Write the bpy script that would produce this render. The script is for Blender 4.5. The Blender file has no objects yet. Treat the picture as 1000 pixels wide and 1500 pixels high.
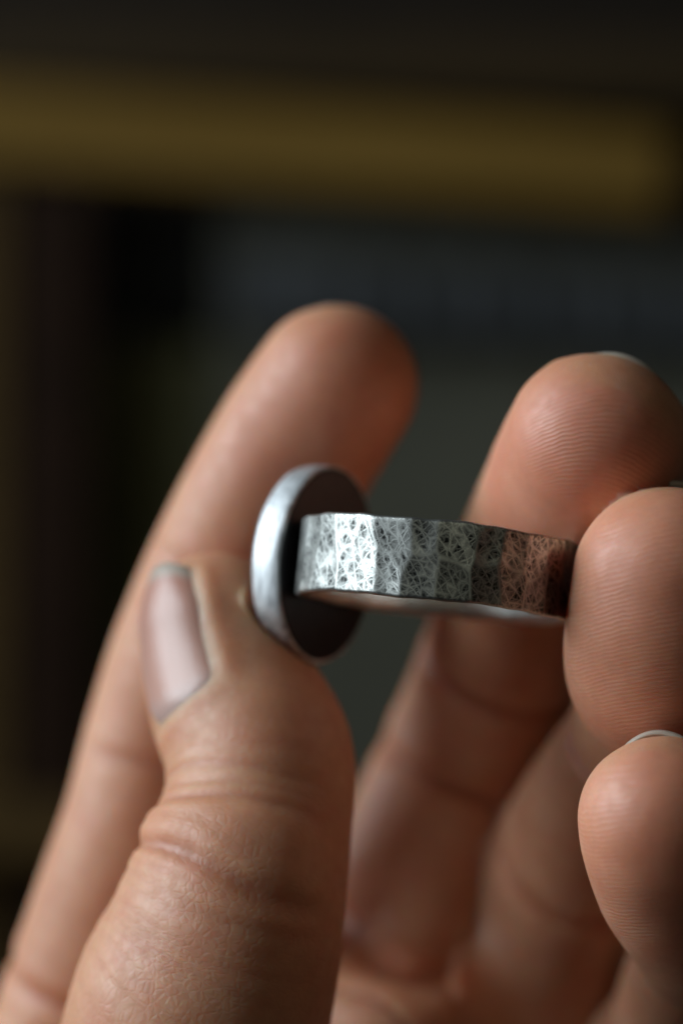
import bpy, math, random
import numpy as np
from mathutils import Vector, Matrix

# ------------------------------------------------------------------ camera, world, light, exposure
SC = bpy.context.scene
MM = 0.001
CAM_D = 210.0            # mm from lens to the plane of focus (y = 0)
PXMM = 0.05              # mm per photograph pixel on that plane

def P(px, py, d):
    """photograph direction (px,py) at a true distance d mm behind the focus plane -> mm"""
    k = PXMM * (CAM_D + d) / CAM_D
    return np.array([(px - 500) * k, d, (750 - py) * k])

cam = bpy.data.cameras.new('camera')
camo = bpy.data.objects.new('camera', cam)
SC.collection.objects.link(camo)
camo.location = (0, -CAM_D * MM, 0)
camo.rotation_euler = (math.radians(90), 0, 0)
cam.sensor_fit = 'VERTICAL'
cam.lens = 50
cam.sensor_height = 75.0 / CAM_D * 50
cam.sensor_width = cam.sensor_height
cam.clip_start = 0.01
cam.clip_end = 20
cam.dof.use_dof = True
cam.dof.focus_distance = (CAM_D + 0.3) * MM
cam.dof.aperture_fstop = 5.4
SC.camera = camo

W = bpy.data.worlds.new('World'); SC.world = W; W.use_nodes = True
bg = W.node_tree.nodes['Background']
bg.inputs['Color'].default_value = (1.0, 0.96, 0.86, 1)
bg.inputs['Strength'].default_value = 0.014

def area(name, loc, target, sx, sy, watts, col):
    l = bpy.data.lights.new(name, 'AREA'); l.shape = 'RECTANGLE'
    l.size = sx; l.size_y = sy; l.energy = watts; l.color = col
    o = bpy.data.objects.new(name, l); SC.collection.objects.link(o)
    o.location = loc
    o.rotation_euler = (Vector(target) - Vector(loc)).to_track_quat('-Z', 'Y').to_euler()
    return o
# weak fill lamp added on the viewer's side to brighten the band's front
area('band_fill_light', (0.15, -1.3, 0.55), (0, 0, 0), 1.0, 0.8, 0.68, (0.98, 1.0, 0.74))
# a window off to the left, a little above and a little in front of the hand
area('window_light', (-1.0, -0.05, 0.42), (0, 0.01, 0), 0.90, 0.80, 18.0, (0.80, 0.92, 1.0))

SC.view_settings.view_transform = 'Standard'
SC.view_settings.look = 'None'
SC.view_settings.gamma = 1
SC.view_settings.exposure = 0
SC.render.engine = 'CYCLES'
SC.cycles.use_denoising = True
SC.cycles.max_bounces = 8

# ------------------------------------------------------------------ small helpers
def link(o, parent=None):
    SC.collection.objects.link(o)
    if parent is not None:
        o.parent = parent
    return o

def mesh_obj(name, v, f, mat, parent=None, smooth=True):
    me = bpy.data.meshes.new(name)
    me.from_pydata([tuple(map(float, p)) for p in v], [], [tuple(map(int, q)) for q in f])
    me.materials.append(mat)
    me.polygons.foreach_set('use_smooth', [smooth] * len(me.polygons))
    me.update()
    return link(bpy.data.objects.new(name, me), parent)

def tag(o, label, cat, group=None, kind=None):
    if kind: o['kind'] = kind
    if label: o['label'] = label
    if cat: o['category'] = cat
    if group: o['group'] = group
    return o

def nrm(a):
    a = np.asarray(a, float)
    return a / np.linalg.norm(a)

class NT:
    """tiny node-tree writer"""
    def __init__(self, name):
        self.m = bpy.data.materials.new(name); self.m.use_nodes = True
        self.t = self.m.node_tree; self.b = self.t.nodes['Principled BSDF']
    def n(self, typ, **kw):
        nd = self.t.nodes.new(typ)
        for k, v in kw.items():
            if k.startswith('i_'):
                nd.inputs[k[2:].replace('_', ' ')].default_value = v
            else:
                setattr(nd, k, v)
        return nd
    def l(self, a, b): self.t.links.new(a, b)
    def math(self, op, a, b=None, c=None, clamp=False):
        nd = self.n('ShaderNodeMath', operation=op); nd.use_clamp = clamp
        for i, x in enumerate((a, b, c)):
            if x is None: continue
            if isinstance(x, (int, float)): nd.inputs[i].default_value = x
            else: self.l(x, nd.inputs[i])
        return nd.outputs[0]
    def ramp(self, fac, stops):
        r = self.n('ShaderNodeValToRGB'); self.l(fac, r.inputs[0])
        els = r.color_ramp.elements
        while len(els) < len(stops): els.new(0.5)
        for e, (p, c) in zip(els, stops):
            e.position = p; e.color = (c if len(c) == 4 else (*c, 1))
        return r.outputs[0]
    def mix(self, fac, a, b, blend='MIX'):
        nd = self.n('ShaderNodeMix', data_type='RGBA', blend_type=blend)
        for i, x in ((0, fac), (6, a), (7, b)):
            if isinstance(x, (int, float)): nd.inputs[i].default_value = x
            elif isinstance(x, tuple): nd.inputs[i].default_value = (*x, 1)
            else: self.l(x, nd.inputs[i])
        return nd.outputs[2]
    def attr(self, name, out='Fac'):
        return self.n('ShaderNodeAttribute', attribute_name=name).outputs[out]
    def bump(self, h, dist, strength=1.0, prev=None):
        nd = self.n('ShaderNodeBump'); nd.inputs['Distance'].default_value = dist
        nd.inputs['Strength'].default_value = strength
        self.l(h, nd.inputs['Height'])
        if prev is not None: self.l(prev, nd.inputs['Normal'])
        return nd.outputs[0]

# ------------------------------------------------------------------ background: dim shelving far out of focus
def wood_mat(name, c0, c1, rough=0.6, scale=60):
    t = NT(name)
    tc = t.n('ShaderNodeTexCoord').outputs['Object']
    mp = t.n('ShaderNodeMapping'); mp.inputs['Scale'].default_value = (0.12, 1, 1)
    t.l(tc, mp.inputs[0])
    nz = t.n('ShaderNodeTexNoise'); nz.inputs['Scale'].default_value = scale; nz.inputs['Detail'].default_value = 5
    nz.inputs['Distortion'].default_value = 0.6
    t.l(mp.outputs[0], nz.inputs[0])
    col = t.ramp(nz.outputs[0], [(0.3, c0), (0.7, c1)])
    t.l(col, t.b.inputs['Base Color']); t.b.inputs['Roughness'].default_value = rough; t.b.inputs['Specular IOR Level'].default_value = 0.12
    t.l(t.bump(nz.outputs[0], 0.0006, 0.5), t.b.inputs['Normal'])
    return t.m

def plain_mat(name, c0, c1, rough=0.7, scale=40):
    t = NT(name)
    tc = t.n('ShaderNodeTexCoord').outputs['Object']
    nz = t.n('ShaderNodeTexNoise'); nz.inputs['Scale'].default_value = scale; nz.inputs['Detail'].default_value = 4
    t.l(tc, nz.inputs[0])
    t.l(t.ramp(nz.outputs[0], [(0.32, c0), (0.68, c1)]), t.b.inputs['Base Color'])
    t.b.inputs['Roughness'].default_value = rough; t.b.inputs['Specular IOR Level'].default_value = 0.12
    return t.m

BD = 350.0   # mm behind the focus plane: front of the shelving

def prism(name, corners, d0, d1, mat, parent=None, bev=0.8):
    """board whose front outline is given by photograph directions at depth d0, running back to d1"""
    f = [P(x, y, d0) for x, y in corners]
    b = [np.array([p[0], d1, p[2]]) for p in f]
    n = len(f)
    c = np.mean(f + b, axis=0)
    v = [(p - c) * MM for p in f + b]
    fc = [tuple(range(n))[::-1], tuple(range(n, 2 * n))] + [(i, (i + 1) % n, n + (i + 1) % n, n + i) for i in range(n)]
    o = mesh_obj(name, v, fc, mat, parent, smooth=False)
    # consistent outward normals
    import bmesh
    bm = bmesh.new(); bm.from_mesh(o.data); bmesh.ops.recalc_face_normals(bm, faces=bm.faces)
    bmesh.ops.bevel(bm, geom=list(bm.edges), offset=bev * MM, segments=2, affect='EDGES')
    bm.to_mesh(o.data); bm.free()
    pl = np.zeros(3) if parent is None else np.array(parent.location) / MM
    o.location = Vector((c - pl) * MM)
    return o

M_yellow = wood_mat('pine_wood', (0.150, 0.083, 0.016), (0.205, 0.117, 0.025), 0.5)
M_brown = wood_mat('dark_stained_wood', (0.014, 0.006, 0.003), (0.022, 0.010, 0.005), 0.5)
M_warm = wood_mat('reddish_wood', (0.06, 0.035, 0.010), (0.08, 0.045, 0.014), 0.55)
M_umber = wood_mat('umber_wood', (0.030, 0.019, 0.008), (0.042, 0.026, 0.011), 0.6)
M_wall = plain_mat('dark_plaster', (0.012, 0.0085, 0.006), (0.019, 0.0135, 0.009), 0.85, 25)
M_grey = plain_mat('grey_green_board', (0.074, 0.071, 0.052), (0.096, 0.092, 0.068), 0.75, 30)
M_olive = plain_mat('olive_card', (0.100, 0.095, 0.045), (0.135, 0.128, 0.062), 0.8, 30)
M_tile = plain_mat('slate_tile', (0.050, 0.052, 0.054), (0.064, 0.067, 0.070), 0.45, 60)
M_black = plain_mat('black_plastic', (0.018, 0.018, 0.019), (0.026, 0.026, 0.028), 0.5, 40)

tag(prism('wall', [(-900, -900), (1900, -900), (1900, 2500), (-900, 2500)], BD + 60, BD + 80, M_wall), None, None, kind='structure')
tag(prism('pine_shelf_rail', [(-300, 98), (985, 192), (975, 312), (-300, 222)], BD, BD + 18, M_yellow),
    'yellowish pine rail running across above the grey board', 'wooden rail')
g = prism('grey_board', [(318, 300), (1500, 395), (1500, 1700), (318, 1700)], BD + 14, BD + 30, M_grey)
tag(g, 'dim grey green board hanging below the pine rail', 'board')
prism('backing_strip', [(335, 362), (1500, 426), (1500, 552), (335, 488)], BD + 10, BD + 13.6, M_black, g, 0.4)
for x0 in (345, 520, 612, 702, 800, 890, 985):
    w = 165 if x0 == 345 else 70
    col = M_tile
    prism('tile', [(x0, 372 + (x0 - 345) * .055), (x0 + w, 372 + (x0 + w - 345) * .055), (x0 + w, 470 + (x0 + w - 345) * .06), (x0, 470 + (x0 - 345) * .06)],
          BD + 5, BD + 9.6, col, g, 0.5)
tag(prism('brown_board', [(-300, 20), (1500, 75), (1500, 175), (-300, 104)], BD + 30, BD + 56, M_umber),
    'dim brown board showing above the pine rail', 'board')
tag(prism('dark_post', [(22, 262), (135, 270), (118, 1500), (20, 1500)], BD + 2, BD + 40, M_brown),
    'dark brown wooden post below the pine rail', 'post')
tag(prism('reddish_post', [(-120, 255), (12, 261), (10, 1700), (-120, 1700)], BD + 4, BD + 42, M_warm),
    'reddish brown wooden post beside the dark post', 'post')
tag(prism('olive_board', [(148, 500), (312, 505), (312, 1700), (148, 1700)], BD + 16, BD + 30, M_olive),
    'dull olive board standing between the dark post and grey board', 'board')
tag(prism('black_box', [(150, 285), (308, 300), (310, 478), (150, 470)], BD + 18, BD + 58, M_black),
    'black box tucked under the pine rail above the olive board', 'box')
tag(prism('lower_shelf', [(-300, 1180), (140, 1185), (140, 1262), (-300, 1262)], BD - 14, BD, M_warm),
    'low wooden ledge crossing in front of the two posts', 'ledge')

# ------------------------------------------------------------------ hand: signed distance field of five fingers and a palm
rng = np.random.RandomState(7)

def catmull(pts, per=6):
    pts = np.asarray(pts, float)
    ext = np.vstack([2 * pts[0] - pts[1], pts, 2 * pts[-1] - pts[-2]])
    out = []
    for i in range(1, len(ext) - 2):
        p0, p1, p2, p3 = ext[i - 1:i + 3]
        for t in np.linspace(0, 1, per, endpoint=False):
            out.append(0.5 * (2 * p1 + (p2 - p0) * t + (2 * p0 - 5 * p1 + 4 * p2 - p3) * t * t + (3 * p1 - p0 - 3 * p2 + p3) * t ** 3))
    out.append(ext[-2])
    return np.array(out)

class Finger:
    def __init__(self, ctrl, dorsal, sd=0.84, sp=0.96, per=7):
        c = np.array([[*P(x, y, d), r] for x, y, d, r in ctrl])
        q = catmull(c, per)
        self.c, self.r = q[:, :3], q[:, 3]
        T = np.gradient(self.c, axis=0); T /= np.linalg.norm(T, axis=1)[:, None]
        self.T = T                                     # points from tip to base
        D = np.array([nrm(np.asarray(dorsal, float) - t * np.dot(dorsal, t)) for t in T])
        self.D = D; self.L = np.cross(T, D)
        self.s = np.concatenate([[0], np.cumsum(np.linalg.norm(np.diff(self.c, axis=0), axis=1))])
        self.sd, self.sp = sd, sp
        pad = self.r.max() + 6
        self.lo, self.hi = self.c.min(0) - pad, self.c.max(0) + pad
    def eval(self, X, full=False):
        best = np.full(len(X), 1e9, np.float32)
        if full: S = np.zeros(len(X)); LA = np.zeros(len(X)); DO = np.zeros(len(X)); R = np.zeros(len(X)); AX = np.zeros(len(X))
        for i in range(len(self.c) - 1):
            A, B = self.c[i], self.c[i + 1]
            AB = B - A; l2 = AB @ AB
            V = X - A
            t = np.clip((V @ AB) / l2, 0, 1)
            q = V - t[:, None] * AB
            D = nrm(self.D[i] + self.D[i + 1]); L = nrm(self.L[i] + self.L[i + 1]); T = AB / math.sqrt(l2)
            do = q @ D; la = q @ L; ax = q @ T
            sc = self.sp + (self.sd - self.sp) * (0.5 + 0.5 * np.tanh(do / 2.5))
            r = self.r[i] + t * (self.r[i + 1] - self.r[i])
            dist = np.sqrt(la * la + (do / sc) ** 2 + ax * ax) - r
            if full:
                m = dist < best
                S[m] = (self.s[i] + t * math.sqrt(l2))[m]; LA[m] = la[m]; DO[m] = do[m]; R[m] = r[m]; AX[m] = ax[m]
            best = np.minimum(best, dist)
        return (best, S, LA, DO, R, AX) if full else best

#            px    py    d     r(mm)
thumb = Finger([(316, 926, 19.5, 6.4), (326, 972, 18.6, 6.7), (347, 1042, 16.8, 7.1), (374, 1120, 14.5, 7.6), (364, 1210, 12.3, 7.9),
                (342, 1300, 10.5, 8.6), (314, 1400, 10.5, 9.5), (278, 1510, 12, 10.5), (256, 1700, 19, 11.4), (300, 2000, 32, 13.0)],
               (-0.80, -0.60, 0.10), 0.90, 1.04)
index = Finger([(492, 566, 28.5, 6.9), (462, 610, 29.5, 7.05), (425, 668, 31, 7.15), (352, 806, 33.5, 7.3), (296, 940, 35.5, 7.4), (248, 1080, 37, 7.3),
                (216, 1210, 37, 7.4), (176, 1350, 39, 8.1), (140, 1480, 41, 8.6), (120, 1620, 43, 9.2)],
               (-0.50, 0.85, 0.2), 0.94, 0.98)
middle = Finger([(876, 644, 10, 7.2), (860, 682, 13.5, 7.35), (832, 745, 20.5, 7.4), (795, 820, 30, 7.4), (756, 925, 38, 7.4), (712, 1035, 44, 7.4),
                 (668, 1140, 47, 7.6), (622, 1260, 47, 8.1), (590, 1360, 48, 8.0), (560, 1500, 49, 8.2)],
                (0.25, 0.95, 0.45), 0.84, 0.98)
ringf = Finger([(978, 852, 3.5, 7.15), (975, 910, 4.5, 7.45), (971, 972, 7.5, 7.5), (970, 1020, 14.5, 6.7), (940, 1086, 23, 6.3), (886, 1180, 33, 7.0),
                (824, 1300, 43, 7.7), (786, 1400, 47, 7.8), (760, 1520, 50, 8.0)],
               (0.15, 0.95, 0.4), 0.84, 0.98)
pinky = Finger([(970, 1199, -0.8, 6.3), (978, 1230, 0.4, 6.5), (1004, 1290, 4.5, 6.75), (1034, 1345, 10, 6.5), (1034, 1390, 20, 5.9), (1018, 1450, 32, 6.3), (985, 1580, 45, 6.8)],
               (0.2, 0.95, 0.4), 0.84, 0.98)
FING = [thumb, index, middle, ringf, pinky]
FNAME = ['thumb', 'index', 'middle', 'ring', 'pinky']

# palm: thick struts, blended
def strut(a, b, ra, rb): return (P(*a), P(*b), ra, rb)
PALM = [strut((150, 1620, 43), (400, 2450, 56), 9.5, 15),
        strut((560, 1530, 45), (460, 2450, 56), 9.0, 15),
        strut((755, 1560, 48), (530, 2450, 56), 8.5, 15),
        strut((965, 1620, 48), (590, 2450, 56), 8.0, 14),
        strut((150, 1620, 43), (560, 1530, 45), 8.5, 8.5),
        strut((560, 1530, 45), (965, 1620, 48), 8.5, 7.5),
        strut((290, 1900, 30), (430, 2450, 52), 13, 15),
        strut((560, 1525, 38), (660, 1565, 42), 8.5, 8.0),
        strut((430, 2450, 56), (560, 2450, 56), 15, 15),
        strut((450, 2450, 56), (440, 2800, 60), 15, 13),
        strut((550, 2450, 56), (560, 2800, 60), 15, 13)]

def smin(a, b, k):
    h = np.clip(0.5 + 0.5 * (b - a) / k, 0, 1)
    return b + (a - b) * h - k * h * (1 - h)

def palm_eval(X):
    d = None
    for A, B, ra, rb in PALM:
        AB = B - A
        V = X - A
        t = np.clip(V @ AB / (AB @ AB), 0, 1)
        e = np.linalg.norm(V - t[:, None] * AB, axis=1) - (ra + t * (rb - ra))
        d = e if d is None else smin(d, e, 5.0)
    return d

def hand_eval(X):
    f = None
    for F in FING:
        m = np.all((X > F.lo) & (X < F.hi), axis=1)
        d = np.full(len(X), 6.0, np.float32)
        if m.any(): d[m] = np.minimum(F.eval(X[m]), 6.0)
        f = d if f is None else smin(f, d, 0.35)
    p = np.full(len(X), 12.0)
    m = X[:, 2] < -22
    if m.any(): p[m] = palm_eval(X[m])
    return smin(f, p, 5.0)

VOX = 0.5
lo = np.array([-36.0, -13.0, -126.0]); hi = np.array([36.0, 76.0, 18.5])
nx, ny, nz = [int(math.ceil((hi[i] - lo[i]) / VOX)) + 1 for i in range(3)]
gx, gy, gz = [lo[i] + VOX * np.arange(n) for i, n in enumerate((nx, ny, nz))]
# coarse pass tells which voxels are near the surface
CS = 5
cx, cy, cz = gx[::CS], gy[::CS], gz[::CS]
CG = np.stack(np.meshgrid(cx, cy, cz, indexing='ij'), -1).reshape(-1, 3)
CF = hand_eval(CG).reshape(len(cx), len(cy), len(cz)).astype(np.float32)
Fg = np.repeat(np.repeat(np.repeat(CF, CS, 0), CS, 1), CS, 2)[:nx, :ny, :nz]
near = np.abs(Fg) < 5.2
ii = np.argwhere(near)
Fg = np.ascontiguousarray(Fg)
for a in range(0, len(ii), 400000):
    s_ = ii[a:a + 400000]
    Fg[s_[:, 0], s_[:, 1], s_[:, 2]] = hand_eval(lo + VOX * s_)

def surface_nets(F, lo, h):
    S = F < 0
    cnt = np.zeros(np.array(F.shape) - 1, np.int8)
    for i in (0, 1):
        for j in (0, 1):
            for k in (0, 1):
                cnt += S[i:F.shape[0] - 1 + i, j:F.shape[1] - 1 + j, k:F.shape[2] - 1 + k]
    act = np.argwhere((cnt > 0) & (cnt < 8))
    idx = -np.ones(cnt.shape, np.int64); idx[tuple(act.T)] = np.arange(len(act))
    pos = np.zeros((len(act), 3)); num = np.zeros(len(act))
    corners = [(i, j, k) for i in (0, 1) for j in (0, 1) for k in (0, 1)]
    for a in corners:
        for ax in range(3):
            if a[ax] == 1: continue
            b = list(a); b[ax] = 1
            fa = F[tuple((act + a).T)]; fb = F[tuple((act + b).T)]
            m = (fa < 0) != (fb < 0)
            t = np.where(m, fa / np.where(m, fa - fb, 1), 0)
            p = np.tile(np.array(a, float), (len(act), 1)); p[:, ax] = t
            pos[m] += p[m]; num[m] += 1
    V = lo + h * (act + pos / num[:, None])
    Q = []
    for ax in range(3):
        o1, o2 = (ax + 1) % 3, (ax + 2) % 3
        sl0 = [slice(1, -1)] * 3; sl0[ax] = slice(0, -1)
        sl1 = [slice(1, -1)] * 3; sl1[ax] = slice(1, None)
        a0, a1 = S[tuple(sl0)], S[tuple(sl1)]
        for flip in (False, True):
            e = np.argwhere((a0 & ~a1) if not flip else (~a0 & a1))
            base = e.copy(); base[:, o1] += 1; base[:, o2] += 1
            def cell(d1, d2):
                c = base.copy(); c[:, o1] += d1; c[:, o2] += d2
                return idx[tuple(c.T)]
            q = np.stack([cell(-1, -1), cell(0, -1), cell(0, 0), cell(-1, 0)], 1)
            Q.append(q if not flip else q[:, ::-1])
    return V, np.vstack(Q)

V, Q = surface_nets(Fg, lo, VOX)

def vnormals(V, Q):
    n = np.cross(V[Q[:, 2]] - V[Q[:, 0]], V[Q[:, 3]] - V[Q[:, 1]])
    N = np.zeros_like(V)
    for k in range(4):
        for c in range(3):
            N[:, c] += np.bincount(Q[:, k], n[:, c], len(V))
    return N / np.maximum(np.linalg.norm(N, axis=1)[:, None], 1e-9)

def relax(V, Q, it):
    for _ in range(it):
        acc = np.zeros_like(V); w = np.bincount(Q.ravel(), minlength=len(V))
        ctr = V[Q].mean(1)
        for k in range(4):
            for c in range(3): acc[:, c] += np.bincount(Q[:, k], ctr[:, c], len(V))
        V = 0.4 * V + 0.6 * acc / np.maximum(w, 1)[:, None]
    return V

V = relax(V, Q, 2)
for _ in range(2):
    N = vnormals(V, Q)
    V = V - N * np.clip(hand_eval(V), -0.3, 0.3)[:, None]
V = relax(V, Q, 1)

def subdivide(V, Q):
    E = np.sort(np.stack([Q, np.roll(Q, -1, 1)], -1).reshape(-1, 2), 1)
    key = E[:, 0] * len(V) + E[:, 1]
    u, inv = np.unique(key, return_inverse=True)
    a, b = u // len(V), u % len(V)
    n0 = len(V); n1 = n0 + len(u)
    V2 = np.vstack([V, (V[a] + V[b]) / 2, V[Q].mean(1)])
    em = (n0 + inv).reshape(-1, 4); fc = n1 + np.arange(len(Q))
    out = []
    for k in range(4):
        out.append(np.stack([Q[:, k], em[:, k], fc, em[:, (k - 1) % 4]], 1))
    return V2, np.vstack(out)

V, Q = subdivide(V, Q)
V = relax(V, Q, 2)

# local finger coordinates for every vertex
nv = len(V)
best = np.full(nv, 1e9); FID = np.full(nv, -1); S = np.zeros(nv); LA = np.zeros(nv); DO = np.zeros(nv); RR = np.ones(nv); AX = np.zeros(nv)
for i, F in enumerate(FING):
    m = np.where(np.all((V > F.lo) & (V < F.hi), axis=1))[0]
    d, s, la, do, r, ax = F.eval(V[m], True)
    b = d < best[m]
    k = m[b]
    best[k] = d[b]; FID[k] = i; S[k] = s[b]; LA[k] = la[b]; DO[k] = do[b]; RR[k] = r[b]; AX[k] = ax[b]
# arc length from the tip-sphere centre, negative over the cap
rad = np.sqrt(LA ** 2 + DO ** 2)
S = np.where((AX < -1e-3) & (S < 1e-6), -RR * np.arctan2(-AX, np.maximum(rad, 1e-3)), S)
def smooth_scalar(A, it):
    w = np.maximum(np.bincount(Q.ravel(), minlength=nv), 1)
    for _ in range(it):
        c4 = A[Q].mean(1); acc = np.zeros(nv)
        for k in range(4): acc += np.bincount(Q[:, k], c4, nv)
        A = acc / w
    return A
seam = np.zeros(nv, bool)
fq = FID[Q]; seam[Q[(fq != fq[:, :1]).any(1)].ravel()] = True
S = np.where(seam, S, smooth_scalar(S, 14))
PHI = np.arctan2(LA, DO)               # 0 = dorsal, +-pi = palmar

def wob(X, freq, seed, oct=3):
    r = np.random.RandomState(seed); o = np.zeros(len(X)); a = 1.0
    for k in range(oct):
        for j in range(4):
            dvec = nrm(r.normal(size=3)) * freq * (1.0 + 0.4 * r.rand())
            o += a * np.sin(X @ dvec + r.rand() * 6.28)
        a *= 0.5; freq *= 2.1
    return o / 4.0

N = vnormals(V, Q)
disp = 0.10 * wob(V, 0.30, 1) + 0.008 * wob(V, 1.3, 2, 2)
palmar = np.clip(-np.cos(PHI) * 1.5 + 0.4, 0, 1)
dorsal = np.clip(np.cos(PHI) * 1.5 + 0.2, 0, 1)
crease = np.zeros(nv)
W1 = wob(V, 0.22, 3, 2); W2 = wob(V, 0.9, 4)

def fold(i, s0, depth, width, side, curve=0.0, amp=0.35):
    """transverse skin fold on finger i at s0 mm, a groove with slightly swollen lips"""
    m = FID == i
    u = (S[m] - s0 - curve * (LA[m] / RR[m]) ** 2 * 2 + amp * W1[m]) / width
    msk = side[m] * np.clip(1.15 + 0.25 * W2[m], 0.5, 1.3)
    g_ = np.exp(-u * u)
    disp[m] += msk * (-depth * g_ + 0.22 * depth * np.exp(-((np.abs(u) - 2.0) / 1.1) ** 2))
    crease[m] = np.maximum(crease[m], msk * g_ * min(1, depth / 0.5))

def s_at(i, py):
    """distance along finger i where its axis crosses photograph row py"""
    c = FING[i].c
    rows = 750 - c[:, 2] / (PXMM * (CAM_D + c[:, 1]) / CAM_D)
    return float(np.interp(py, rows, FING[i].s))

fold(2, s_at(2, 960), 0.40, 1.0, palmar); fold(2, s_at(2, 1128), 0.55, 1.2, palmar)
fold(2, s_at(2, 1340), 1.2, 1.7, palmar)
fold(3, s_at(3, 1072), 1.0, 0.9, palmar, 0.4)
fold(3, s_at(3, 1250), 0.3, 1.2, palmar); fold(3, s_at(3, 1450), 0.8, 1.2, palmar)
fold(4, s_at(4, 1385), 0.9, 0.8, palmar, 0.3); fold(4, s_at(4, 1462), 0.5, 0.6, palmar)
fold(1, s_at(1, 830), 0.12, 0.8, palmar); fold(1, s_at(1, 1120), 0.16, 0.9, palmar); fold(1, s_at(1, 1440), 0.35, 0.8, palmar + dorsal)
# thumb knuckle: a deep fold, a swollen roll above it, then finer folds both ways
dk = np.clip(np.cos(PHI + 0.40) * 1.5 + 0.10, 0, 1)
fold(0, s_at(0, 1304), 0.33, 0.55, dk, 0.3, 0.35); fold(0, s_at(0, 1238), 0.18, 0.60, dk, -0.3, 0.45)
fold(0, s_at(0, 1203), 0.04, 0.40, dk, 0.0, 0.4); fold(0, s_at(0, 1168), 0.08, 0.45, dk, 0.3, 0.4)
fold(0, s_at(0, 1140), 0.03, 0.35, dk, 0.2, 0.4); fold(0, s_at(0, 1110), 0.02, 0.35, dk, 0.2, 0.4)
for k, y in enumerate((1270, 1330, 1348, 1364, 1384, 1400, 1420, 1436, 1455, 1472, 1490)):
    fold(0, s_at(0, y), 0.025 + 0.03 * rng.rand(), 0.28 + 0.12 * rng.rand(), dk, 0.4 * rng.randn(), 0.5)
m0 = FID == 0
disp[m0] += 0.38 * dk[m0] * np.exp(-((S[m0] - s_at(0, 1272)) / 2.0) ** 2)         # roll over the joint
disp[m0] -= 0.30 * dk[m0] * np.exp(-((S[m0] - s_at(0, 1185)) / 2.4) ** 2)

# nail beds: the skin rises in a fold along the sides and root of each nail
NAIL = {0: (-5.6, 8.0, 0.82), 1: (-4.8, 6.0, 0.85), 2: (-4.0, 5.0, 0.85), 3: (-6.4, 5.0, 0.85), 4: (-4.7, 4.0, 0.85)}
for i, (s0, s1, ph) in NAIL.items():
    m = FID == i
    a = np.abs(PHI[m]); s = S[m]
    along = 1 / (1 + np.exp(-(s - s0 - 1.0) / 0.5)) / (1 + np.exp(np.clip((s - s1 + 0.4) / 0.6, -50, 50)))
    side = np.exp(-((a - ph - 0.10) / 0.16) ** 2) * along
    root = np.exp(-((s - s1 - 0.5) / 0.9) ** 2) / (1 + np.exp((a - ph + 0.1) / 0.12))
    bed = along / (1 + np.exp((a - ph + 0.02) / 0.04))
    disp[m] += (0.4 if i == 1 else 1.0) * (0.26 * side + 0.18 * root - 0.16 * bed)

# ---- ring frame (needed for the flesh that presses on it)
C0 = np.array([7.35, 10.7, -4.5]); RO = 10.6; TH = 1.15; BW = 5.95
ex = nrm([math.cos(math.radians(6.2)), 0, -math.sin(math.radians(6.2))])
ey0 = np.array([0, math.cos(math.radians(5.3)), -math.sin(math.radians(5.3))])
ez = nrm(np.cross(ex, ey0)); ey = np.cross(ez, ex)
TH0 = math.radians(36)
bn = -math.cos(TH0) * ex + math.sin(TH0) * ey          # bezel axis, away from the finger hole
bt = nrm(np.cross(ez, bn))                             # across the bezel
BC = C0 + bn * (RO - 0.15)                              # middle of the back plate
BA, BB, BH = 6.45, 7.85, 2.85

sf = np.clip(smooth_scalar(seam.astype(float), 10) * 2.5, 0, 1)
disp = disp * (1 - sf)
V = V + N * disp[:, None]
# flesh gives way where it meets the bezel
q = V - BC
hb, ub, wb = q @ bn, (q @ bt), (q @ ez)
rho = np.sqrt((ub / BA) ** 2 + (wb / BB) ** 2)
gap = 0.15
inside_r = (rho < 1.05) & (hb > -1) & (hb < BH + 0.9 + gap)
push_face = (BH + 0.75 * np.sqrt(np.clip(1 - rho ** 2, 0, 1)) + gap) - hb
push_rim = (1.05 - rho) * BA
use_face = inside_r & (push_face < push_rim * 1.2) & (FID == 1)
V[use_face] += bn * push_face[use_face][:, None]
use_rim = inside_r & ~use_face
dirr = (ub / BA ** 2)[:, None] * bt + (wb / BB ** 2)[:, None] * ez
dirr /= np.maximum(np.linalg.norm(dirr, axis=1)[:, None], 1e-6)
V[use_rim] += dirr[use_rim] * push_rim[use_rim][:, None]
V0 = V.copy(); mk = np.zeros(nv); mk[inside_r] = 1
mk = np.clip(smooth_scalar(mk, 16) * 4, 0, 1)[:, None]
V = V * (1 - mk) + relax(V, Q, 14) * mk
press = np.exp(-np.clip(np.sqrt(np.maximum(rho - 1.0, 0) ** 2 * 36 + np.clip(hb - BH, 0, 99) ** 2 + np.clip(-hb, 0, 99) ** 2), 0, 50) / 1.6)

# attributes for the skin shader
phase = np.zeros(nv); padm = np.zeros(nv)
VC = {0: 3, 1: 5, 2: 3.5, 3: 6.0, 4: 4.5}
for i in range(5):
    m = FID == i
    warp = 0.38 * wob(V[m], 0.25, 20 + i, 2) + 0.07 * wob(V[m], 1.1, 30 + i, 2)
    k = {2: 0.085}.get(i, 0.035); off = {2: -1.0}.get(i, 0.8)
    lon = S[m] if i < 2 else (V[m] - FING[i].c[0]) @ nrm([0.0, 0.25, -1.0])
    phase[m] = lon - k * (LA[m] - off) ** 2 + 0.16 * (LA[m] - off) + warp
    padm[m] = (1.5 if i == 2 else 1.0) * palmar[m] * (0.12 * np.clip((24 - S[m]) / 6, 0, 1) + 0.88 * np.clip((14 - S[m]) / 7, 0, 1))

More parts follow.
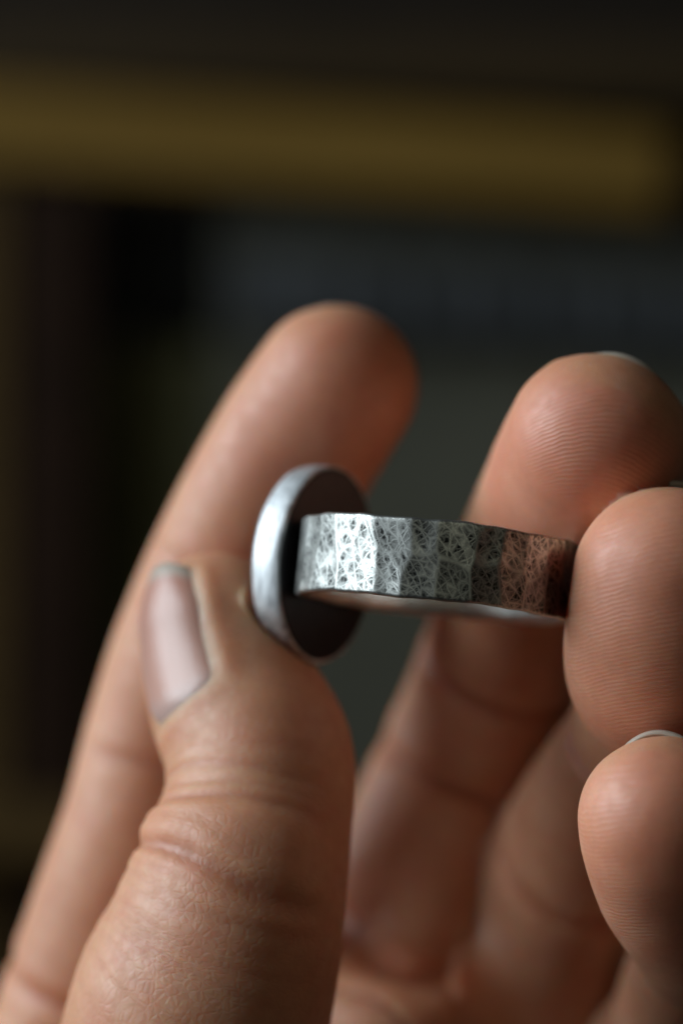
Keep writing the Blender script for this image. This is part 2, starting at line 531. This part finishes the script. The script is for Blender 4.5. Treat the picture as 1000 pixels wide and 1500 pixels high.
M = NT('skin'); t = M
fc = t.attr('fcoord', 'Vector')
pos = t.n('ShaderNodeTexCoord').outputs['Object']
n1 = t.n('ShaderNodeTexNoise'); n1.inputs['Scale'].default_value = 160; n1.inputs['Detail'].default_value = 4; t.l(pos, n1.inputs[0])
n2 = t.n('ShaderNodeTexNoise'); n2.inputs['Scale'].default_value = 900; n2.inputs['Detail'].default_value = 4; t.l(pos, n2.inputs[0])
n3 = t.n('ShaderNodeTexNoise'); n3.inputs['Scale'].default_value = 2600; n3.inputs['Detail'].default_value = 2; t.l(pos, n3.inputs[0])
base = t.ramp(n1.outputs[0], [(0.32, (0.60, 0.268, 0.142)), (0.68, (0.70, 0.358, 0.205))])
base = t.mix(t.math('MULTIPLY', t.attr('pad'), 0.6, clamp=True), base, t.ramp(n1.outputs[0], [(0.32, (0.63, 0.222, 0.125)), (0.68, (0.72, 0.30, 0.185))]))
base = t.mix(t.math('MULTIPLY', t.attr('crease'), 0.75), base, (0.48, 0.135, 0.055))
base = t.mix(t.math('MULTIPLY', t.attr('press'), 0.22), base, (0.58, 0.38, 0.13))
n0 = t.n('ShaderNodeTexNoise'); n0.inputs['Scale'].default_value = 330; n0.inputs['Detail'].default_value = 3; t.l(pos, n0.inputs[0])
base = t.mix(t.math('MULTIPLY', t.ramp(n0.outputs[0], [(0.45, (0, 0, 0)), (0.7, (1, 1, 1))]), 0.30), base, (0.60, 0.19, 0.11))
# fine mottling and grime specks
base = t.mix(t.math('MULTIPLY', t.ramp(n2.outputs[0], [(0.35, (0, 0, 0)), (0.75, (1, 1, 1))]), 0.18), base, (0.38, 0.15, 0.09))
speck = t.ramp(n3.outputs[0], [(0.70, (0, 0, 0)), (0.76, (1, 1, 1))])
base = t.mix(t.math('MULTIPLY', speck, t.attr('grime'), clamp=True), base, (0.03, 0.02, 0.015))
t.l(base, t.b.inputs['Base Color'])
t.b.inputs['Subsurface Weight'].default_value = 0.9
t.b.inputs['Subsurface Radius'].default_value = (3.4, 1.1, 0.5)
t.b.inputs['Subsurface Scale'].default_value = 0.0013
t.b.inputs['Specular IOR Level'].default_value = 0.75
rg = t.ramp(n2.outputs[0], [(0.3, (0.48,) * 3), (0.7, (0.64,) * 3)])
t.l(rg, t.b.inputs['Roughness'])
# ridges of the finger pads
ph = t.math('ADD', t.attr('phase'), t.math('MULTIPLY', n2.outputs[0], 0.38))
rid = t.math('SINE', t.math('MULTIPLY', ph, 2 * math.pi / 0.37))
rid = t.math('MULTIPLY', rid, t.attr('pad'))
rid = t.math('MULTIPLY', rid, t.ramp(n1.outputs[0], [(0.38, (0.35,) * 3), (0.62, (1.0,) * 3)]))
b1 = t.bump(rid, 0.0000072, 1.0)
# cross-hatched lines of the thick skin elsewhere
mp = t.n('ShaderNodeMapping'); mp.inputs['Scale'].default_value = (2.6, 1.2, 1.0); t.l(fc, mp.inputs[0])
vo = t.n('ShaderNodeTexVoronoi', feature='DISTANCE_TO_EDGE'); vo.inputs['Scale'].default_value = 1.0; t.l(mp.outputs[0], vo.inputs['Vector'])
ln = t.ramp(vo.outputs['Distance'], [(0.0, (0, 0, 0)), (0.22, (1, 1, 1))])
ln2 = t.math('MULTIPLY', ln, t.math('SUBTRACT', 1.0, t.attr('pad'), clamp=True))
b2 = t.bump(ln2, 0.000017, 1.0, b1)
b3 = t.bump(n3.outputs[0], 0.00003, 0.6, b2)
t.l(b3, t.b.inputs['Normal'])
M_skin = M.m

me = bpy.data.meshes.new('hand')
Vm = (V * MM)
me.vertices.add(nv); me.vertices.foreach_set('co', Vm.ravel())
me.loops.add(Q.size); me.loops.foreach_set('vertex_index', Q.ravel().astype(np.int32))
me.polygons.add(len(Q)); me.polygons.foreach_set('loop_start', np.arange(0, Q.size, 4, dtype=np.int32))
me.polygons.foreach_set('loop_total', np.full(len(Q), 4, np.int32))
me.polygons.foreach_set('use_smooth', np.ones(len(Q), bool))
me.update(calc_edges=True); me.validate()
grime = np.zeros(nv)
for i, y, wd in ((3, 1015, 2.0), (4, 1290, 1.8)):
    m = FID == i
    grime[m] = 0.8 * np.exp(-((S[m] - s_at(i, y)) / wd) ** 2) * np.exp(-((LA[m] * (1 if FING[i].L[0][0] > 0 else -1) - 1.0) / 3.0) ** 2)
for nm, arr in (('phase', phase), ('pad', padm), ('crease', np.clip(crease, 0, 1)), ('press', press), ('grime', grime)):
    at = me.attributes.new(nm, 'FLOAT', 'POINT'); at.data.foreach_set('value', arr.astype(np.float32))
at = me.attributes.new('fcoord', 'FLOAT_VECTOR', 'POINT')
at.data.foreach_set('vector', np.stack([S, PHI * RR, FID * 40.0], 1).astype(np.float32).ravel())
me.materials.append(M_skin)
hand = link(bpy.data.objects.new('hand', me))
tag(hand, 'left hand pinching the silver ring between thumb and fingertips, palm towards viewer', 'hand')
print('hand verts', nv)

# nails
t = NT('nail')
tc = t.n('ShaderNodeTexCoord').outputs['UV']
um = t.attr('along')
t.l(t.ramp(um, [(0.0, (0.52, 0.44, 0.36)), (0.05, (0.52, 0.43, 0.36)), (0.12, (0.54, 0.27, 0.205)), (0.78, (0.60, 0.33, 0.26)), (0.92, (0.56, 0.37, 0.32))]), t.b.inputs['Base Color'])
t.b.inputs['Subsurface Weight'].default_value = 0.3; t.b.inputs['Subsurface Radius'].default_value = (1.2, 0.6, 0.5)
t.b.inputs['Subsurface Scale'].default_value = 0.001
t.b.inputs['Roughness'].default_value = 0.28
nr = t.n('ShaderNodeTexNoise'); nr.inputs['Scale'].default_value = 1.0; nr.inputs['Detail'].default_value = 3
mp = t.n('ShaderNodeMapping'); mp.inputs['Scale'].default_value = (0.5, 40, 1)
cb = t.n('ShaderNodeCombineXYZ'); t.l(um, cb.inputs[0]); t.l(t.attr('across'), cb.inputs[1]); t.l(cb.outputs[0], mp.inputs[0]); t.l(mp.outputs[0], nr.inputs[0])
t.l(t.bump(nr.outputs[0], 0.00004, 0.6), t.b.inputs['Normal'])
M_nail = t.m

def make_nail(i):
    F = FING[i]; s0, s1, ph = NAIL[i]
    c, T, D, L = F.c[0], F.T[0], F.D[0], F.L[0]
    nu, nw = 28, 22
    top, al, ac = [], [], []
    for a in range(nu + 1):
        u = a / nu
        s = s0 + (s1 - s0) * u
        r = float(np.interp(max(s, 0), F.s, F.r)) if s > 0 else F.r[0] - (0.03 if i == 3 else 0.055) * s * s
        ctr = c + T * s
        if s > 0:
            j = np.interp(s, F.s, np.arange(len(F.s)))
            ctr = np.array([np.interp(s, F.s, F.c[:, k]) for k in range(3)])
            Dn = nrm([np.interp(s, F.s, F.D[:, k]) for k in range(3)]); Ln = nrm([np.interp(s, F.s, F.L[:, k]) for k in range(3)])
        else:
            Dn, Ln = D, L
        for b in range(nw + 1):
            w = b / nw * 2 - 1
            # rounded free edge and root
            p = ph * w * (1 - 0.10 * max(0, (u - 0.5) / 0.5) ** 2)
            lift = 0.17 - 0.42 * abs(w) ** 6 - 0.75 * max(0, (u - 0.86) / 0.14) ** 2
            sh = 0
            if u < 0.4: sh = (0.4 - u) / 0.4 * 1.9 * w * w
            if u > 0.5: sh = -((u - 0.5) / 0.5) ** 1.5 * 2.0 * abs(w) ** 3
            if i == 0: sh -= 1.1 * w * u
            rr = r + lift
            top.append(ctr + T * sh + (Dn * math.cos(p) + Ln * math.sin(p)) * rr / math.sqrt(math.sin(p) ** 2 + (math.cos(p) / (F.sd + 0.012)) ** 2))
            al.append(u); ac.append(w)
    top = np.array(top)
    ctrline = c[None, :] + T[None, :] * ((top - c) @ T)[:, None]
    inw = ctrline - top; inw /= np.linalg.norm(inw, axis=1)[:, None]
    bot = top + inw * 0.45
    n = len(top); f = []
    ix = lambda a, b: a * (nw + 1) + b
    for a in range(nu):
        for b in range(nw):
            f.append((ix(a, b), ix(a, b + 1), ix(a + 1, b + 1), ix(a + 1, b)))
            f.append(tuple(n + k for k in (ix(a, b), ix(a + 1, b), ix(a + 1, b + 1), ix(a, b + 1))))
    for b in range(nw):
        f.append((ix(0, b + 1), ix(0, b), n + ix(0, b), n + ix(0, b + 1)))
        f.append((ix(nu, b), ix(nu, b + 1), n + ix(nu, b + 1), n + ix(nu, b)))
    for a in range(nu):
        f.append((ix(a, 0), ix(a + 1, 0), n + ix(a + 1, 0), n + ix(a, 0)))
        f.append((ix(a + 1, nw), ix(a, nw), n + ix(a, nw), n + ix(a + 1, nw)))
    o = mesh_obj('fingernail', np.vstack([top, bot]) * MM, f, M_nail, hand)
    for nm, arr in (('along', al + al), ('across', ac + ac)):
        at = o.data.attributes.new(nm, 'FLOAT', 'POINT'); at.data.foreach_set('value', np.array(arr, np.float32))
    import bmesh
    bm = bmesh.new(); bm.from_mesh(o.data); bmesh.ops.recalc_face_normals(bm, faces=bm.faces); bm.to_mesh(o.data); bm.free()
    return o
for i in range(5):
    make_nail(i)

# ------------------------------------------------------------------ the ring
root = bpy.data.objects.new('finger_ring', None); link(root)
root.location = Vector(C0 * MM); root.empty_display_size = 0.005
tag(root, 'hammered silver ring with wide band and oval setting held by the fingertips', 'ring')

def silver_mat(name, dark, light, band):
    t = NT(name)
    pos = t.n('ShaderNodeTexCoord').outputs['Object']
    if band: pos = t.attr('bcoord', 'Vector')
    sc0 = 1.0 if band else 1000.0
    nz = t.n('ShaderNodeTexNoise'); nz.inputs['Scale'].default_value = 1.3 * sc0; nz.inputs['Detail'].default_value = 3; t.l(pos, nz.inputs[0])
    ds = t.n('ShaderNodeVectorMath', operation='SCALE'); ds.inputs['Scale'].default_value = 0.50 / sc0
    sb = t.n('ShaderNodeVectorMath', operation='SUBTRACT'); sb.inputs[1].default_value = (0.5, 0.5, 0.5)
    t.l(nz.outputs['Color'], sb.inputs[0]); t.l(sb.outputs[0], ds.inputs[0])
    ad = t.n('ShaderNodeVectorMath', operation='ADD'); t.l(pos, ad.inputs[0]); t.l(ds.outputs[0], ad.inputs[1])
    lines = None
    rots = [(0.6, 1.5, 0.5, 1.5), (-0.75, 1.6, 0.5, 1.4), (1.5, 2.4, 0.7, 1.4), (0.1, 2.8, 0.8, 1.4)]
    for k, (rz, s1, s2, wd) in enumerate(rots):
        mr = t.n('ShaderNodeMapping'); mr.inputs['Rotation'].default_value = (0, 0, rz); t.l(ad.outputs[0], mr.inputs[0])
        mp = t.n('ShaderNodeMapping')
        mp.inputs['Scale'].default_value = (s1 * sc0, s2 * sc0, s2 * sc0)
        mp.inputs['Location'].default_value = (k * 3.7, k * 1.3, 0)
        t.l(mr.outputs[0], mp.inputs[0])
        vo = t.n('ShaderNodeTexVoronoi', feature='DISTANCE_TO_EDGE'); vo.inputs['Scale'].default_value = 1.0
        t.l(mp.outputs[0], vo.inputs['Vector'])
        li = t.ramp(vo.outputs['Distance'], [(0.0, (1, 1, 1)), (0.045 * wd, (0.55,) * 3), (0.10 * wd, (0, 0, 0))])
        li = t.math('MULTIPLY', li, (0.75, 0.65, 0.40, 0.35)[k])
        lines = li if lines is None else t.math('MAXIMUM', lines, li)
    big = t.n('ShaderNodeTexNoise'); big.inputs['Scale'].default_value = 0.45 * sc0; big.inputs['Detail'].default_value = 2; t.l(pos, big.inputs[0])
    fine = t.n('ShaderNodeTexNoise'); fine.inputs['Scale'].default_value = 7.0 * sc0; fine.inputs['Detail'].default_value = 4; t.l(pos, fine.inputs[0])
    if band:
        wear = t.attr('wear')
        fac = t.math('MAXIMUM', lines, wear)
        fac = t.math('MULTIPLY', fac, t.math('ADD', 0.45, t.math('MULTIPLY', fine.outputs[0], 1.0)), clamp=True)
        fac = t.math('ADD', fac, t.math('MULTIPLY', t.math('SUBTRACT', big.outputs[0], 0.50), 0.9), clamp=True)
        fac = t.math('MULTIPLY', fac, t.math('ADD', 0.45, t.math('MULTIPLY', t.attr('tone'), 0.75)), clamp=True)
        fac = t.math('MAXIMUM', fac, t.math('MULTIPLY', wear, 0.85))
        t.l(t.mix(fac, dark, light), t.b.inputs['Base Color'])
        t.l(t.math('SUBTRACT', 0.50, t.math('MULTIPLY', fac, 0.12)), t.b.inputs['Roughness'])
        hgt = t.math('ADD', lines, t.math('MULTIPLY', fine.outputs[0], 0.5))
        t.l(t.bump(hgt, 0.000012, 0.8), t.b.inputs['Normal'])
    else:
        mp = t.n('ShaderNodeMapping'); mp.inputs['Scale'].default_value = (2200, 2200, 420); t.l(pos, mp.inputs[0])
        br = t.n('ShaderNodeTexNoise'); br.inputs['Scale'].default_value = 1.0; br.inputs['Detail'].default_value = 4; t.l(mp.outputs[0], br.inputs[0])
        fac = t.ramp(br.outputs[0], [(0.36, (0.1,) * 3), (0.5, (0.75,) * 3), (0.7, (1,) * 3)])
        t.l(t.mix(fac, dark, light), t.b.inputs['Base Color'])
        t.b.inputs['Roughness'].default_value = 0.60
        t.l(t.bump(br.outputs[0], 0.00006, 0.5), t.b.inputs['Normal'])
    t.b.inputs['Metallic'].default_value = 1.0
    return t.m

M_band = silver_mat('hammered_silver', (0.030, 0.031, 0.030), (0.84, 0.85, 0.80), True)
M_rim = silver_mat('bezel_silver', (0.42, 0.43, 0.44), (0.84, 0.86, 0.87), False)
M_in = NT('polished_silver'); M_in.b.inputs['Metallic'].default_value = 1; M_in.b.inputs['Roughness'].default_value = 0.28
M_in.b.inputs['Base Color'].default_value = (0.80, 0.82, 0.82, 1)
t = NT('oxidised_silver')
pos = t.n('ShaderNodeTexCoord').outputs['Object']
nz = t.n('ShaderNodeTexNoise'); nz.inputs['Scale'].default_value = 900; nz.inputs['Detail'].default_value = 4; t.l(pos, nz.inputs[0])
t.l(t.ramp(nz.outputs[0], [(0.3, (0.010, 0.0085, 0.009)), (0.7, (0.022, 0.018, 0.019))]), t.b.inputs['Base Color'])
t.b.inputs['Metallic'].default_value = 0.4; t.b.inputs['Roughness'].default_value = 0.42
t.l(t.bump(nz.outputs[0], 0.00005, 0.4), t.b.inputs['Normal'])
M_ox = t.m
t = NT('dark_stone')
pos = t.n('ShaderNodeTexCoord').outputs['Object']
nz = t.n('ShaderNodeTexNoise'); nz.inputs['Scale'].default_value = 350; nz.inputs['Detail'].default_value = 5; t.l(pos, nz.inputs[0])
t.l(t.ramp(nz.outputs[0], [(0.35, (0.02, 0.03, 0.035)), (0.7, (0.05, 0.09, 0.10))]), t.b.inputs['Base Color'])
t.b.inputs['Roughness'].default_value = 0.15
M_stone = t.m

# band: a hoop with hammer facets; hammer marks are tall shallow dents set side by side
NU, NW = 720, 44
r2 = np.random.RandomState(11)
cen = []
u = 0.0
circ = 2 * math.pi * RO
while u < circ - 0.8:
    w = r2.uniform(1.7, 3.0)
    k = r2.choice([1, 2, 2])
    for j in range(k):
        zc = (j + 0.5) / k * BW - BW / 2 + r2.uniform(-0.5, 0.5)
        cen.append((u + w / 2 + r2.uniform(-0.35, 0.35), zc, r2.uniform(0.75, 1.25), r2.uniform(-0.25, 0.25), r2.uniform(-0.012, 0.012), r2.uniform(-0.02, 0.02)))
    u += w
cen = np.array(cen)
uu = np.linspace(0, circ, NU, endpoint=False); ww = np.linspace(-1, 1, NW + 1)
U, Wd = np.meshgrid(uu, ww * BW / 2, indexing='ij')
h1 = np.full(U.shape, 1e9); h2 = np.full(U.shape, 1e9); til = np.zeros(U.shape); tone = np.zeros(U.shape)
for cu, cz_, sc_, sk, tu, tw in cen:
    du = (U - cu + circ / 2) % circ - circ / 2
    dz = Wd - cz_
    e = ((du - sk * dz) / (1.05 * sc_)) ** 2 + (dz / 2.1) ** 2
    lt = e < h1
    h2 = np.where(lt, h1, np.minimum(h2, e)); h1 = np.where(lt, e, h1)
    til = np.where(lt, tu * du + tw * dz, til); tone = np.where(lt, r2.uniform(0, 1), tone)
edge = np.sqrt(h2) - np.sqrt(h1)
wear = np.exp(-(edge / 0.16) ** 2) * 0.8
hgt = 0.085 * np.minimum(h1, 1.6) + til
def soft(a, n):
    for _ in range(n):
        a = (np.roll(a, 1, 0) + np.roll(a, -1, 0) + 2 * a) / 4
        b = a.copy(); b[:, 1:-1] = (a[:, :-2] + a[:, 2:] + 2 * a[:, 1:-1]) / 4; a = b
    return a
hgt = soft(hgt, 3); wear = soft(wear, 1); tone = soft(tone, 3)
ton = np.concatenate([tone.ravel(), np.full(NU * 11, 0.9)])
edge_wob = 0.06 * np.sin(uu * 0.6 + 1) + 0.03 * np.sin(uu * 1.7) + 0.012 * np.sin(uu * 3.1 + 2)
edge_wob2 = 0.06 * np.sin(uu * 0.5 + 4) + 0.03 * np.sin(uu * 1.5 + 2) + 0.012 * np.sin(uu * 3.7)
v, wa, bc, f = [], [], [], []
prof = []
for i in range(NU):
    th = uu[i] / RO + math.pi + 0.9                # seam of the hammer marks under the bezel side, away from the viewer
    rad_ = -math.cos(th) * ey - math.sin(th) * ex
    for j in range(NW + 1):
        x = ww[j]
        rnd = 0.16 * max(0, (abs(x) - 0.93) / 0.07) ** 2
        z = x * BW / 2 + (edge_wob[i] if x > 0 else edge_wob2[i]) * abs(x)
        v.append((rad_ * (RO - rnd + hgt[i, j] - 0.06) + ez * z))
        wa.append(max(wear[i, j], 0.9 * max(0, (abs(x) - 0.93) / 0.07))); bc.append((uu[i], Wd[i, j], 0))
no = len(v)
NI = 10
wi = np.linspace(-1, 1, NI + 1)
for i in range(NU):
    th = uu[i] / RO + math.pi + 0.9
    rad_ = -math.cos(th) * ey - math.sin(th) * ex
    for j in range(NI + 1):
        x = wi[j]
        z = x * (BW / 2 - 0.10) + (edge_wob[i] if x > 0 else edge_wob2[i]) * abs(x)
        v.append(rad_ * (RO - TH + 0.15 * abs(x) ** 6) + ez * z); wa.append(0.9); bc.append((uu[i], x * BW / 2, 5))
o_ = lambda i, j: (i % NU) * (NW + 1) + j
n_ = lambda i, j: no + (i % NU) * (NI + 1) + j
for i in range(NU):
    for j in range(NW): f.append((o_(i, j), o_(i + 1, j), o_(i + 1, j + 1), o_(i, j + 1)))
    for j in range(NI): f.append((n_(i, j), n_(i, j + 1), n_(i + 1, j + 1), n_(i + 1, j)))
    f.append((o_(i, NW), o_(i + 1, NW), n_(i + 1, NI), n_(i, NI)))
    f.append((o_(i + 1, 0), o_(i, 0), n_(i, 0), n_(i + 1, 0)))
band = mesh_obj('band', np.array(v) * MM, f, M_band, root)
band['label'] = 'hammered silver band with dark scratched patina'
at = band.data.attributes.new('wear', 'FLOAT', 'POINT'); at.data.foreach_set('value', np.clip(wa, 0, 1).astype(np.float32))
at = band.data.attributes.new('tone', 'FLOAT', 'POINT'); at.data.foreach_set('value', ton.astype(np.float32))
at = band.data.attributes.new('bcoord', 'FLOAT_VECTOR', 'POINT'); at.data.foreach_set('vector', np.array(bc, np.float32).ravel())
def fix_normals(o):
    import bmesh
    bm = bmesh.new(); bm.from_mesh(o.data); bmesh.ops.recalc_face_normals(bm, faces=bm.faces); bm.to_mesh(o.data); bm.free()
fix_normals(band)

def lathe_oval(name, prof, mat, parent, wob_amp=0.0, n=160, caps=(True, True)):
    """profile of (scale-inset in mm from the rim, height along the bezel axis)"""
    v, f = [], []
    base = BC - C0
    for inset, h in prof:
        for k in range(n):
            a = 2 * math.pi * k / n
            w_ = 1 + wob_amp * (math.sin(3 * a + 1) + 0.6 * math.sin(7 * a) + 0.4 * math.sin(12 * a + 2))
            v.append(base + bn * h + bt * math.cos(a) * max(BA - inset, 0.001) * w_ + ez * math.sin(a) * max(BB - inset, 0.001) * w_)
    m = len(prof)
    for i in range(m - 1):
        for k in range(n):
            f.append((i * n + k, i * n + (k + 1) % n, (i + 1) * n + (k + 1) % n, (i + 1) * n + k))
    if caps[0]: f.append(tuple(range(n))[::-1])
    if caps[1]: f.append(tuple((m - 1) * n + k for k in range(n)))
    o = mesh_obj(name, np.array(v) * MM, f, mat, parent)
    fix_normals(o)
    return o
bez = lathe_oval('bezel', [(0.20, 0.02), (0.08, 0.06), (0.0, 0.2), (-0.04, 0.9), (-0.03, 1.7), (0.05, 2.25), (0.22, 2.65), (0.55, BH), (0.95, BH), (1.05, 2.45), (1.05, 0.6), (0.9, 0.45)], M_rim, root, 0.006, caps=(True, True))
bez['label'] = 'bright brushed silver rim of the oval setting'
plate = lathe_oval('back_plate', [(0.55, -0.12), (0.38, -0.12), (0.28, -0.08), (0.24, 0.01)], M_ox, bez)
plate['label'] = 'blackened flat back of the oval setting'
stone = lathe_oval('stone', [(1.1, 1.0), (1.1, 2.4)] + [(1.1 + (5.04) * (1 - math.cos(a)) , 2.4 + 0.85 * math.sin(a)) for a in np.linspace(0.1, math.pi / 2 * .99, 10)], M_stone, bez)
print('done')
